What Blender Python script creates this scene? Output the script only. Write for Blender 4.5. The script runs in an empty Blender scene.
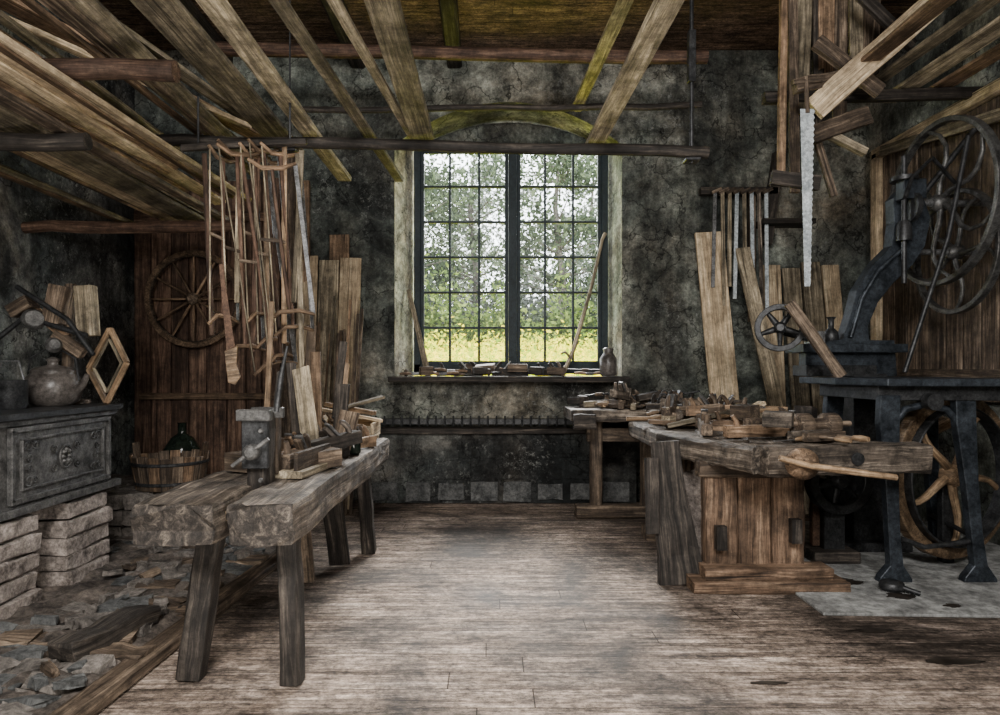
import bpy, math, random
from mathutils import Vector, Matrix, Euler
R = random.Random(7)
MATS = {}

# ------------------------------------------------------------------ materials
def mk(name):
    m = bpy.data.materials.new(name); m.use_nodes = True
    nt = m.node_tree; bs = nt.nodes['Principled BSDF']
    bs.inputs['Specular IOR Level'].default_value = .3
    MATS[name] = m
    return m, nt, bs
def nd(nt, t, **kw):
    n = nt.nodes.new(t)
    for k, v in kw.items():
        if k in n.inputs: n.inputs[k].default_value = v
        else: setattr(n, k, v)
    return n
def ramp(nt, fac, stops):
    r = nt.nodes.new('ShaderNodeValToRGB')
    el = r.color_ramp.elements
    while len(el) < len(stops): el.new(0.5)
    for e, (p, c) in zip(el, stops):
        e.position = p; e.color = (c[0], c[1], c[2], 1) if not isinstance(c, (int, float)) else (c, c, c, 1)
    nt.links.new(fac, r.inputs[0]); return r.outputs[0]
def mixc(nt, fac, a, b, mode='MIX'):
    m = nt.nodes.new('ShaderNodeMix'); m.data_type = 'RGBA'; m.blend_type = mode
    for i, v in ((0, fac), (6, a), (7, b)):
        if hasattr(v, 'is_output'): nt.links.new(v, m.inputs[i])
        elif i == 0: m.inputs[0].default_value = v
        else: m.inputs[i].default_value = (v[0], v[1], v[2], 1)
    return m.outputs[2]
def noise(nt, vec, scale, detail=6, rough=.6, dist=0.0, mp=None):
    if mp:
        q = nt.nodes.new('ShaderNodeMapping'); q.inputs['Scale'].default_value = mp
        nt.links.new(vec, q.inputs[0]); vec = q.outputs[0]
    n = nd(nt, 'ShaderNodeTexNoise'); n.inputs['Scale'].default_value = scale
    n.inputs['Detail'].default_value = detail; n.inputs['Roughness'].default_value = rough
    n.inputs['Distortion'].default_value = dist
    nt.links.new(vec, n.inputs['Vector']); return n.outputs[0]
def bump(nt, bs, h, s=.3, d=.01):
    b = nd(nt, 'ShaderNodeBump'); b.inputs['Strength'].default_value = s; b.inputs['Distance'].default_value = d
    nt.links.new(h, b.inputs['Height']); nt.links.new(b.outputs[0], bs.inputs['Normal'])
def wood(name, cd, cm, cl, rough=.72, gs=1.0, bs_=.8, var=.6, grime=.65):
    cd, cm, cl = [(c[0]*1.03, c[1]*1.0, c[2]*.95) for c in (cd, cm, cl)]
    m, nt, bs = mk(name)
    a = nd(nt, 'ShaderNodeAttribute'); a.attribute_name = 'lc'; v = a.outputs['Vector']
    n1 = noise(nt, v, 1, 9, .68, .9, (1.5*gs, 24*gs, 24*gs))
    c = ramp(nt, n1, [(.3, cd), (.5, cm), (.68, cl)])
    nf = noise(nt, v, 1, 6, .75, .2, (6*gs, 150*gs, 150*gs))
    c = mixc(nt, .75, c, ramp(nt, nf, [(.34, .35), (.5, 1.0), (.64, 1.6)]), 'MULTIPLY')
    n3 = noise(nt, v, 1, 3, .5, .3, (.9*gs, 48*gs, 48*gs))
    c = mixc(nt, .75, c, ramp(nt, n3, [(.31, .12), (.37, 1.0)]), 'MULTIPLY')
    n2 = noise(nt, v, 5.5, 10, .8)
    c = mixc(nt, grime, c, ramp(nt, n2, [(.39, .12), (.5, .8), (.61, 1.55)]), 'MULTIPLY')
    r = nd(nt, 'ShaderNodeAttribute'); r.attribute_name = 'rnd'
    rr = ramp(nt, r.outputs['Fac'], [(0, 1-var*.75), (1, 1+var*.35)])
    c = mixc(nt, 1.0, c, rr, 'MULTIPLY')
    nt.links.new(c, bs.inputs['Base Color']); bs.inputs['Roughness'].default_value = rough
    bump(nt, bs, mixc(nt, .5, n1, n2), bs_, .014); return m
def simple(name, c1, c2, scale=12, rough=.5, metal=0, b=.15, attr=True, stops=(.35, .65)):
    m, nt, bs = mk(name)
    if attr:
        a = nd(nt, 'ShaderNodeAttribute'); a.attribute_name = 'lc'; v = a.outputs['Vector']
    else:
        v = nd(nt, 'ShaderNodeTexCoord').outputs['Object']
    n = noise(nt, v, scale, 9, .75)
    c = ramp(nt, n, [(stops[0], c1), (stops[1], c2)])
    n2 = noise(nt, v, scale*5, 6, .8)
    c = mixc(nt, .7, c, ramp(nt, n2, [(.37, .3), (.6, 1.35)]), 'MULTIPLY')
    nt.links.new(c, bs.inputs['Base Color'])
    bs.inputs['Roughness'].default_value = rough; bs.inputs['Metallic'].default_value = metal
    bump(nt, bs, n, b, .01); return m

wood('pine', (.20,.15,.10), (.48,.38,.26), (.74,.63,.46), var=.4, grime=.5)
wood('plank', (.06,.051,.037), (.23,.195,.14), (.52,.45,.34), var=.75)
wood('plank_brown', (.05,.032,.021), (.18,.12,.078), (.42,.295,.20), var=.75)
wood('old', (.020,.015,.012), (.090,.067,.050), (.29,.225,.17), var=.5)
wood('red', (.022,.013,.010), (.090,.053,.038), (.22,.145,.105), var=.55)
wood('trestle', (.030,.020,.014), (.145,.094,.064), (.38,.27,.19), var=.35)
wood('dark', (.008,.007,.0065), (.032,.027,.024), (.12,.102,.087), var=.5)
wood('grey', (.014,.012,.011), (.084,.069,.057), (.31,.265,.222), var=.3, gs=.9, bs_=1.0, grime=.9)
wood('beech', (.08,.052,.032), (.25,.17,.105), (.50,.365,.24), var=.7, rough=.5)
simple('iron', (.013,.014,.015), (.066,.067,.07), 14, .42, .5)
simple('wheeliron', (.022,.022,.022), (.14,.138,.134), 12, .42, .5)
simple('castgrey', (.030,.030,.030), (.17,.166,.162), 11, .48, .35, .3)
simple('blueiron', (.012,.015,.019), (.062,.073,.088), 9, .42, .45)
simple('steel', (.06,.06,.06), (.32,.32,.325), 16, .4, .7)
simple('blade', (.26,.30,.32), (.68,.73,.76), 8, .5, .2)
simple('rust', (.04,.022,.016), (.17,.10,.065), 20, .7, .2)
simple('stone', (.03,.027,.024), (.23,.205,.185), 8, .9, 0, .8)
simple('stonedark', (.022,.024,.025), (.14,.142,.14), 9, .9, 0, .7)
simple('brickw', (.06,.048,.042), (.44,.38,.34), 9, .95, 0, .8)
simple('ceramic', (.030,.026,.024), (.13,.115,.105), 8, .3, 0, .05)
simple('cloth', (.12,.10,.08), (.35,.31,.26), 20, .9, 0, .3)
simple('frame_paint', (.006,.011,.014), (.018,.031,.038), 20, .6, 0, .1)
simple('bark', (.04,.037,.033), (.14,.125,.105), 9, .9, 0, .5)
simple('bottle', (.006,.009,.007), (.02,.03,.022), 5, .12, 0, .0)

def plaster(name, cols, seed=0., white=.35):
    m, nt, bs = mk(name)
    tc = nd(nt, 'ShaderNodeTexCoord').outputs['Object']
    q = nd(nt, 'ShaderNodeMapping'); q.inputs['Location'].default_value = (seed, seed*.7, seed*.3)
    nt.links.new(tc, q.inputs[0]); v = q.outputs[0]
    n1 = noise(nt, v, 1.0, 14, .70, .5)
    c = ramp(nt, n1, [(.38, cols[0]), (.46, cols[1]), (.53, cols[2]), (.62, cols[3])])
    n8 = noise(nt, v, .55, 8, .65, .8)
    c = mixc(nt, 1.0, c, ramp(nt, n8, [(.38, (.84,.72,.60)), (.48, (1,.98,.91)), (.58, (.92,1.0,.95))]), 'MULTIPLY')
    n2 = noise(nt, v, 5, 14, .82)
    c = mixc(nt, .95, c, ramp(nt, n2, [(.38, .18), (.5, .85), (.6, 1.6)]), 'MULTIPLY')
    n6 = noise(nt, v, 30, 8, .85)
    c = mixc(nt, .6, c, ramp(nt, n6, [(.36, .3), (.5, 1.0), (.63, 1.6)]), 'MULTIPLY')
    vo = nd(nt, 'ShaderNodeTexVoronoi'); vo.feature = 'DISTANCE_TO_EDGE'; vo.inputs['Scale'].default_value = 1.3
    dv = nd(nt, 'ShaderNodeVectorMath'); dv.operation = 'ADD'; nt.links.new(v, dv.inputs[0])
    nn = nd(nt, 'ShaderNodeTexNoise'); nn.inputs['Scale'].default_value = 3; nn.inputs['Detail'].default_value = 5; nt.links.new(v, nn.inputs['Vector']); nt.links.new(nn.outputs['Color'], dv.inputs[1])
    nt.links.new(dv.outputs[0], vo.inputs['Vector'])
    c = mixc(nt, .8, c, ramp(nt, vo.outputs['Distance'], [(.004, .08), (.016, 1.0)]), 'MULTIPLY')
    n3 = noise(nt, v, 22, 7, .85)
    n4 = noise(nt, v, 1.3, 6, .65)
    sp = mixc(nt, 1.0, ramp(nt, n3, [(.54, 0.0), (.64, 1.0)]), ramp(nt, n4, [(.46, 0.0), (.58, white)]), 'MULTIPLY')
    c = mixc(nt, sp, c, (.38, .39, .37))
    n5 = noise(nt, v, 1, 7, .65, 0, (2.5, 2.5, .3))
    c = mixc(nt, .7, c, ramp(nt, n5, [(.40, .32), (.54, 1.15)]), 'MULTIPLY')
    nt.links.new(c, bs.inputs['Base Color']); bs.inputs['Roughness'].default_value = .88
    bump(nt, bs, mixc(nt, .5, n2, n6), .9, .03); return m
plaster('plaster_back', [(.030,.032,.032), (.080,.084,.080), (.14,.143,.131), (.31,.31,.28)], white=.6)
plaster('plaster_left', [(.022,.023,.025), (.074,.076,.080), (.16,.16,.16), (.37,.365,.355)], seed=3.3, white=1.0)
plaster('plaster_reveal_lit', [(.19,.19,.165), (.32,.32,.275), (.44,.44,.38), (.54,.54,.47)], seed=5)  # paler plaster for the reveals, window light put into the colour
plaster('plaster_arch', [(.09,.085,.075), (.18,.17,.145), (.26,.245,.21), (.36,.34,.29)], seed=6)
plaster('plinth_mat', [(.014,.015,.016), (.032,.034,.036), (.058,.060,.061), (.12,.12,.118)], seed=8, white=.6)

def floor_mat(name, bw, rh, cols, dirt=.75):
    m, nt, bs = mk(name)
    bs.inputs['Specular IOR Level'].default_value = .2
    v0 = nd(nt, 'ShaderNodeTexCoord').outputs['Object']
    sep = nd(nt, 'ShaderNodeSeparateXYZ'); nt.links.new(v0, sep.inputs[0])
    def ma(op, a, b_):
        n = nd(nt, 'ShaderNodeMath'); n.operation = op
        for i, x in enumerate((a, b_)):
            if hasattr(x, 'is_output'): nt.links.new(x, n.inputs[i])
            elif x is not None: n.inputs[i].default_value = x
        return n.outputs[0]
    row = ma('FLOOR', ma('DIVIDE', sep.outputs['Y'], rh), None)
    wn = nd(nt, 'ShaderNodeTexWhiteNoise'); wn.noise_dimensions = '1D'; nt.links.new(row, wn.inputs['W'])
    xo = ma('ADD', sep.outputs['X'], ma('MULTIPLY', wn.outputs['Value'], 7.3))
    cmb = nd(nt, 'ShaderNodeCombineXYZ'); nt.links.new(xo, cmb.inputs[0]); nt.links.new(sep.outputs['Y'], cmb.inputs[1]); nt.links.new(row, cmb.inputs[2])
    v = cmb.outputs[0]
    b = nd(nt, 'ShaderNodeTexBrick'); b.inputs['Scale'].default_value = 1
    b.inputs['Brick Width'].default_value = bw; b.inputs['Row Height'].default_value = rh
    b.inputs['Mortar Size'].default_value = .003; b.inputs['Mortar Smooth'].default_value = .3
    b.inputs['Color1'].default_value = (.74,.74,.74,1); b.inputs['Color2'].default_value = (1.14,1.14,1.14,1)
    b.inputs['Mortar'].default_value = (.12,.10,.08,1); b.offset = 0
    nt.links.new(v, b.inputs['Vector'])
    n1 = noise(nt, v, 1, 10, .72, .6, (1.6, 26, 1))
    c = ramp(nt, n1, [(.32, cols[0]), (.48, cols[1]), (.66, cols[2])])
    c = mixc(nt, .95, c, b.outputs['Color'], 'MULTIPLY')
    nf = noise(nt, v, 1, 6, .8, .2, (9, 120, 1))
    c = mixc(nt, .65, c, ramp(nt, nf, [(.36, .25), (.5, 1.0), (.61, 1.6)]), 'MULTIPLY')
    n2 = noise(nt, v0, 1.1, 12, .74, .5)
    c = mixc(nt, dirt, c, ramp(nt, n2, [(.39, .10), (.49, .65), (.58, 1.25)]), 'MULTIPLY')
    n4 = noise(nt, v0, 9, 12, .88, 0, (.5, 1.5, 1))
    c = mixc(nt, .9, c, ramp(nt, n4, [(.41, .16), (.51, .95), (.61, 1.7)]), 'MULTIPLY')
    n7 = noise(nt, v0, 30, 6, .85)
    c = mixc(nt, .7, c, ramp(nt, n7, [(.39, .3), (.5, 1.0), (.61, 1.7)]), 'MULTIPLY')
    nt.links.new(c, bs.inputs['Base Color'])
    nt.links.new(ramp(nt, n2, [(.35, .6), (.6, .9)]), bs.inputs['Roughness'])
    bump(nt, bs, mixc(nt, .5, mixc(nt, .5, b.outputs['Color'], n1), n4), .7, .015); return m
floor_mat('floor_boards', 3.1, .15, [(.072,.054,.043), (.235,.182,.146), (.47,.385,.325)], .9)
floor_mat('ceiling_boards', 4.0, .16, [(.04,.026,.018), (.14,.090,.060), (.27,.185,.12)], .5)
simple('dirt', (.018,.015,.013), (.18,.15,.128), 5, .95, 0, .9, attr=False, stops=(.38,.64))
simple('concrete', (.11,.11,.108), (.38,.385,.375), 3.5, .8, 0, .3, attr=False, stops=(.37,.62))
simple('wet', (.012,.010,.009), (.04,.033,.027), 5, .3, 0, .02, attr=False)
def leafmat(name, cs, tr=.5):
    m, nt, bs = mk(name)
    a = nd(nt, 'ShaderNodeAttribute'); a.attribute_name = 'rnd'
    c = ramp(nt, a.outputs['Fac'], [(i/(len(cs)-1), x) for i, x in enumerate(cs)])
    nt.links.new(c, bs.inputs['Base Color']); bs.inputs['Roughness'].default_value = .7
    t = nd(nt, 'ShaderNodeBsdfTranslucent'); nt.links.new(c, t.inputs[0])
    mx = nd(nt, 'ShaderNodeMixShader'); mx.inputs[0].default_value = tr
    nt.links.new(bs.outputs[0], mx.inputs[1]); nt.links.new(t.outputs[0], mx.inputs[2])
    nt.links.new(mx.outputs[0], nt.nodes['Material Output'].inputs[0])
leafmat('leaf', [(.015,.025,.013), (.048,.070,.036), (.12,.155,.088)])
leafmat('leaf_hazy', [(.07,.082,.072), (.15,.17,.15), (.27,.29,.265)])  # lighter, greyer leaves, haze put into the colour
leafmat('leaf_bright', [(.035,.065,.014), (.11,.17,.035), (.26,.32,.08)])
leafmat('flower', [(.16,.28,.010), (.60,.58,.010), (.95,.72,.010)])
simple('meadow', (.28,.38,.012), (.80,.70,.015), 3, .9, 0, .3, attr=False)
m, nt, bs = mk('glass')
tr = nd(nt, 'ShaderNodeBsdfTransparent'); gl = nd(nt, 'ShaderNodeBsdfGlossy'); gl.inputs['Roughness'].default_value = .45
mx = nd(nt, 'ShaderNodeMixShader'); mx.inputs[0].default_value = .03
nt.links.new(tr.outputs[0], mx.inputs[1]); nt.links.new(gl.outputs[0], mx.inputs[2])
nt.links.new(mx.outputs[0], nt.nodes['Material Output'].inputs[0])

# ------------------------------------------------------------------ builder
class B:
    def __init__(s, name, bevel=.004):
        s.name = name; s.v = []; s.f = []; s.m = []; s.sm = []; s.lc = []; s.rn = []; s.ml = []; s.bev = bevel
        s.T = Matrix.Identity(4)
    def part(s, vs, fs, mat, lc=None, smooth=False, rnd=None):
        if mat not in s.ml: s.ml.append(mat)
        mi = s.ml.index(mat); o = len(s.v)
        off = Vector((R.uniform(-20, 20), R.uniform(-20, 20), R.uniform(-20, 20)))
        rn = R.random() if rnd is None else rnd
        for i, p in enumerate(vs):
            s.v.append(s.T @ Vector(p)); s.lc.append(Vector(lc[i] if lc else p) + off); s.rn.append(rn)
        for f in fs:
            s.f.append([o+i for i in f]); s.m.append(mi); s.sm.append(smooth)
    def beam(s, p0, p1, w, t, mat, up=(0, 0, 1), seg=1, jit=0., taper=1., sag=0.):
        p0 = Vector(p0); p1 = Vector(p1); x = p1-p0; L = x.length; x.normalize(); up = Vector(up)
        if abs(x.dot(up)) > .97: up = Vector((0, 1, 0)) if abs(x.y) < .9 else Vector((1, 0, 0))
        y = up.cross(x).normalized(); z = x.cross(y)
        c = min(w, t)*.12
        if jit > 0:
            sec = [(-w/2+c, -t/2), (w/2-c, -t/2), (w/2, -t/2+c), (w/2, t/2-c), (w/2-c, t/2), (-w/2+c, t/2), (-w/2, t/2-c), (-w/2, -t/2+c)]
        else: sec = [(-w/2, -t/2), (w/2, -t/2), (w/2, t/2), (-w/2, t/2)]
        n = len(sec); vs = []; lc = []; fs = []
        for i in range(seg+1):
            k = i/seg; tp = 1+(taper-1)*k; sg = -sag*4*k*(1-k)
            for a, b in sec:
                ja = R.uniform(-jit, jit); jb = R.uniform(-jit, jit); jx = R.uniform(-jit, jit) if i in (0, seg) else 0
                vs.append(p0+x*(L*k+jx)+y*(a*tp+ja)+z*(b*tp+jb+sg)); lc.append((L*k, a, b))
        for i in range(seg):
            for j in range(n):
                j2 = (j+1) % n; fs.append([i*n+j, i*n+j2, (i+1)*n+j2, (i+1)*n+j])
        fs.append(list(range(n))[::-1]); fs.append([seg*n+j for j in range(n)])
        s.part(vs, fs, mat, lc)
    def box(s, c, d, mat, rot=(0, 0, 0), seg=1, jit=0.):
        M = Matrix.Translation(c) @ Euler([math.radians(a) for a in rot]).to_matrix().to_4x4()
        ax = max(range(3), key=lambda i: d[i]); h = [0, 0, 0]; h[ax] = d[ax]/2; hv = Vector(h)
        oth = [i for i in range(3) if i != ax]
        up = [0, 0, 0]; uax = 2 if ax != 2 else 1; up[uax] = 1
        wax = [i for i in oth if i != uax][0]
        old = s.T; s.T = old @ M
        s.beam(-hv, hv, d[wax], d[uax], mat, up=up, seg=seg, jit=jit); s.T = old
    def tube(s, pts, r, mat, n=8, closed=False):
        pts = [Vector(p) for p in pts]; k = len(pts)
        if not isinstance(r, (list, tuple)): r = [r]*k
        vs = []; lc = []; fs = []; L = 0; prev = None
        for i, p in enumerate(pts):
            if closed: t = (pts[(i+1) % k]-pts[i-1]).normalized()
            else: t = (pts[min(i+1, k-1)]-pts[max(i-1, 0)]).normalized()
            if prev is None:
                a = Vector((0, 0, 1)) if abs(t.z) < .9 else Vector((1, 0, 0)); u = t.cross(a).normalized()
            else: u = (prev-t*prev.dot(t)).normalized()
            prev = u; w = t.cross(u)
            if i: L += (p-pts[i-1]).length
            for j in range(n):
                an = 2*math.pi*j/n; q = (u*math.cos(an)+w*math.sin(an))*r[i]
                vs.append(p+q); lc.append((L, math.cos(an)*r[i], math.sin(an)*r[i]))
        for i in range(k if closed else k-1):
            i2 = (i+1) % k
            for j in range(n):
                j2 = (j+1) % n; fs.append([i*n+j, i*n+j2, i2*n+j2, i2*n+j])
        s.part(vs, fs, mat, lc, True)
        if not closed:
            for i, rev in ((0, True), (k-1, False)):
                f = list(range(n)); f = f[::-1] if rev else f
                s.part(vs[i*n:(i+1)*n], [f], mat, lc[i*n:(i+1)*n])
    def lathe(s, prof, c, mat, axis=(0, 0, 1), n=24, closed=False, smooth=True):
        c = Vector(c); ax = Vector(axis).normalized()
        a = Vector((1, 0, 0)) if abs(ax.x) < .9 else Vector((0, 0, 1))
        u = ax.cross(a).normalized(); w = ax.cross(u); k = len(prof); vs = []; lc = []; fs = []
        for r, h in prof:
            for j in range(n):
                an = 2*math.pi*j/n
                vs.append(c+ax*h+(u*math.cos(an)+w*math.sin(an))*r); lc.append((h, r*math.cos(an), r*math.sin(an)))
        for i in range(k if closed else k-1):
            i2 = (i+1) % k
            for j in range(n):
                j2 = (j+1) % n; fs.append([i*n+j, i*n+j2, i2*n+j2, i2*n+j])
        s.part(vs, fs, mat, lc, smooth)
        if not closed:
            s.part(vs[:n], [list(range(n))[::-1]], mat, lc[:n]); s.part(vs[-n:], [list(range(n))], mat, lc[-n:])
    def ring(s, c, axis, Ro, w, d, mat, n=40):
        s.lathe([(Ro-w, -d/2), (Ro, -d/2), (Ro, d/2), (Ro-w, d/2)], c, mat, axis, n, True, False)
    def poly(s, pts, o, u, v, t, mat):
        o = Vector(o); u = Vector(u); v = Vector(v); nn = u.cross(v).normalized()*t/2; k = len(pts)
        vs = [o+u*a+v*b-nn for a, b in pts]+[o+u*a+v*b+nn for a, b in pts]
        lc = [(a, b, 0) for a, b in pts]+[(a, b, t) for a, b in pts]
        fs = [list(range(k))[::-1], list(range(k, 2*k))]+[[i, (i+1) % k, k+(i+1) % k, k+i] for i in range(k)]
        s.part(vs, fs, mat, lc)
    def done(s):
        me = bpy.data.meshes.new(s.name); me.from_pydata([tuple(p) for p in s.v], [], s.f)
        for n in s.ml: me.materials.append(MATS[n])
        me.polygons.foreach_set('material_index', s.m); me.polygons.foreach_set('use_smooth', s.sm)
        a = me.attributes.new('lc', 'FLOAT_VECTOR', 'POINT'); a.data.foreach_set('vector', [c for p in s.lc for c in p])
        a = me.attributes.new('rnd', 'FLOAT', 'POINT'); a.data.foreach_set('value', s.rn)
        me.update()
        ob = bpy.data.objects.new(s.name, me); bpy.context.collection.objects.link(ob)
        if s.v:
            mn = Vector([min(p[i] for p in s.v) for i in range(3)]); mxx = Vector([max(p[i] for p in s.v) for i in range(3)])
            if s.bev:
                o = (mn+mxx)/2; me.transform(Matrix.Translation(-o)); ob.location = o
        if s.bev:
            bv = ob.modifiers.new('bevel', 'BEVEL'); bv.width = s.bev; bv.segments = 1; bv.limit_method = 'ANGLE'; bv.angle_limit = math.radians(50)
        return ob
def TR(x, y, z, rz=0, rx=0, ry=0, sc=1):
    return Matrix.Translation((x, y, z)) @ Euler((math.radians(rx), math.radians(ry), math.radians(rz))).to_matrix().to_4x4() @ Matrix.Scale(sc, 4)

# ------------------------------------------------------------------ ROOM
XL, XR, YB, YF, ZC = -3.5, 3.7, 6.57, -2.6, 4.43
def slab(name, x0, x1, y0, y1, z0, z1, mat):
    b = B(name, 0); vs = [(x, y, z) for z in (z0, z1) for y in (y0, y1) for x in (x0, x1)]
    b.part(vs, [[0, 2, 3, 1], [4, 5, 7, 6], [0, 1, 5, 4], [2, 6, 7, 3], [0, 4, 6, 2], [1, 3, 7, 5]], mat); return b.done()
slab('floor', XL-.2, XR+.2, YF-.2, YB+.6, -.1, 0, 'floor_boards')
slab('ceiling', XL-.2, XR+.2, YF-.2, YB+.6, ZC, ZC+.1, 'ceiling_boards')
slab('wall_left', XL-.2, XL, YF-.2, YB+.6, 0, ZC, 'plaster_left')
slab('wall_right', XR, XR+.2, YF-.2, YB+.6, 0, ZC, 'plaster_back')
slab('wall_front', XL, XR, YF-.2, YF, 0, ZC, 'plaster_back')
b = B('wall_back', 0)
x0, x1, zs, zc, z0 = -.94, 1.30, 3.50, 3.92, 1.18
ix0, ix1, izs, izc = -.80, 1.235, 3.60, 3.88
NA = 20
def arch(xa, xb, s_, c_):
    return [(xa+(xb-xa)*i/NA, s_+(c_-s_)*(1-(2*i/NA-1)**2)) for i in range(NA+1)]
oa, ia = arch(x0, x1, zs, zc), arch(ix0, ix1, izs, izc)
Y1 = YB; Y2 = YB+.45
def q(vs, mat): b.part(vs, [list(range(len(vs)))], mat)
q([(XL, Y1, 0), (x0, Y1, 0), (x0, Y1, ZC), (XL, Y1, ZC)], 'plaster_back')
q([(x1, Y1, 0), (XR, Y1, 0), (XR, Y1, ZC), (x1, Y1, ZC)], 'plaster_back')
q([(x0, Y1, 0), (x1, Y1, 0), (x1, Y1, z0), (x0, Y1, z0)], 'plaster_back')
for i in range(NA):
    a, c = oa[i], oa[i+1]
    q([(a[0], Y1, a[1]), (c[0], Y1, c[1]), (c[0], Y1, ZC), (a[0], Y1, ZC)], 'plaster_back')
    e, g = ia[i], ia[i+1]
    q([(a[0], Y1, a[1]), (e[0], Y2, e[1]), (g[0], Y2, g[1]), (c[0], Y1, c[1])], 'plaster_arch')
q([(x0, Y1, z0), (ix0, Y2, z0), (ix0, Y2, izs), (x0, Y1, zs)], 'plaster_reveal_lit')
q([(x1, Y1, z0), (x1, Y1, zs), (ix1, Y2, izs), (ix1, Y2, z0)], 'plaster_reveal_lit')
q([(x0, Y1, z0), (x1, Y1, z0), (ix1, Y2, z0), (ix0, Y2, z0)], 'plaster_reveal_lit')
for (a, c, d, e) in ((XL-.2, ix0, 0, ZC), (ix1, XR+.2, 0, ZC), (ix0, ix1, 0, z0+.02)):
    q([(a, Y2+.02, d), (c, Y2+.02, d), (c, Y2+.02, e), (a, Y2+.02, e)], 'plaster_back')
q([(ix0, Y2+.02, 3.60), (ix1, Y2+.02, 3.60), (ix1, Y2+.02, ZC), (ix0, Y2+.02, ZC)], 'plaster_back')
b.done()
b = B('window_1')
wx0, wx1, wz0, wz1, wy = -.79, 1.225, 1.24, 3.62, 6.96
b.box(((wx0+wx1)/2, wy, wz0+.05), (wx1-wx0, .09, .10), 'frame_paint')
b.box(((wx0+wx1)/2, wy, wz1-.03), (wx1-wx0, .09, .06), 'frame_paint')
b.box((wx0+.035, wy, (wz0+wz1)/2), (.07, .09, wz1-wz0), 'frame_paint')
b.box((wx1-.035, wy, (wz0+wz1)/2), (.07, .09, wz1-wz0), 'frame_paint')
cx = .235
b.box((cx, wy-.01, (wz0+wz1)/2), (.085, .11, wz1-wz0), 'frame_paint')
for l, r in ((wx0+.07, cx-.045), (cx+.045, wx1-.07)):
    for k in (0, 3): 
        xx = l+.018 if k == 0 else r-.018
        b.box((xx, wy-.02, (wz0+wz1)/2+.02), (.036, .05, wz1-wz0-.15), 'frame_paint')
    for k in (1, 2): b.box((l+(r-l)*k/3, wy-.02, (wz0+wz1)/2+.02), (.024, .035, wz1-wz0-.15), 'frame_paint')
    for k in range(7):
        z = wz0+.11+(wz1-wz0-.18)*k/6
        b.box(((l+r)/2, wy-.02, z), (r-l, .034, .045 if k in (0, 6) else .024), 'frame_paint')
b.part([(wx0+.05, wy+.02, wz0+.05), (wx1-.05, wy+.02, wz0+.05), (wx1-.05, wy+.02, wz1-.03), (wx0+.05, wy+.02, wz1-.03)], [[0, 1, 2, 3]], 'glass')
b.done()
b = B('trim_1')
b.box((.18, 6.66, 1.19), (2.32, .56, .055), 'dark', seg=8, jit=.004)
b.done()
b = B('trim_2', .006)
b.box((.10, 6.47, .34), (2.6, .19, .66), 'plinth_mat')
b.box((.10, 6.44, .70), (2.7, .24, .05), 'dark', seg=8, jit=.003)
b.box((.10, 6.50, .78), (2.5, .10, .05), 'iron')
for i in range(8):
    w = .27; b.box((-1.0+i*.315, 6.37, .12), (w+R.uniform(-.05, .02), .04, .17+R.uniform(-.03, .02)), 'stonedark', seg=3, jit=.006)
for r_ in range(2):
    for i in range(8):
        if R.random() < .15: continue
        b.box((-1.03+r_*.14+i*.315, 6.372, .33+.20*r_), (.28, .02, .175), 'plinth_mat', seg=3, jit=.006)
for i in range(30): b.tube([(-1.1+i*.083, 6.43, .74), (-1.1+i*.083, 6.43, .84)], .010, 'iron', 6)
b.done()
for x in (-2.6, -1.3, -.35, 1.5, 2.9):
    b = B('ceiling_joist'); b.beam((x, YF, ZC-.09), (x, YB, ZC-.09), .14, .18, 'dark', seg=8, jit=.006); b.done()

b = B('concrete_floor_patch', .003)
b.poly([(1.75, 3.5), (3.69, 3.42), (3.69, 5.6), (1.75, 5.6)], (0, 0, .008), (1, 0, 0), (0, 1, 0), .016, 'concrete'); b.done()
for (cx_, cy_, rx, ry) in ((1.90, 3.3, .11, .03), (2.05, 2.95, .13, .035), (2.12, 4.0, .12, .07), (2.3, 3.75, .08, .05), (1.15, 2.75, .09, .015), (2.5, 3.6, .05, .03)):
    b = B('oil_stain', 0); z = .018 if cy_ > 3.5 else .003
    b.poly([(cx_+rx*math.cos(a*.35)*R.uniform(.6, 1.2), cy_+ry*math.sin(a*.35)*R.uniform(.6, 1.2)) for a in range(18)], (0, 0, z), (1, 0, 0), (0, 1, 0), .002, 'wet'); b.done()
from mathutils import noise as mn
b = B('hearth_floor', 0)
nx, ny = 60, 120; vs = []; fs = []
for j in range(ny+1):
    for i in range(nx+1):
        x = -3.5+2.02*i/nx; y = 1.6+3.9*j/ny
        h = .045+.035*mn.fractal(Vector((x*5, y*5, 0)), 1, 2, 5)+.015*mn.noise(Vector((x*22, y*22, 3)))
        e = min(1, (nx-i)/4)
        vs.append((x, y, max(.006, h*e+.004)))
for j in range(ny):
    for i in range(nx):
        a = j*(nx+1)+i; fs.append([a, a+1, a+nx+2, a+nx+1])
b.part(vs, fs, 'dirt', smooth=True); b.done()
b = B('hearth_paving', .006)
y = 2.2
while y < 4.9:
    x = -3.0+R.uniform(-.1, .1); dy = R.uniform(.10, .15)
    while x < -1.68:
        w = R.uniform(.16, .28)
        if not (x < -2.25 and 3.2 < y < 4.5) and R.random() > .2:
            b.box((x+w/2, y+dy/2, .038+R.uniform(-.015, .015)), (w-.015, dy-.015, .05), R.choice(['stone', 'stonedark', 'old', 'stonedark', 'stone']), rot=(R.uniform(-7, 7), R.uniform(-7, 7), R.uniform(-14, 14)), seg=3, jit=.012)
        x += w
    y += dy
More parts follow.
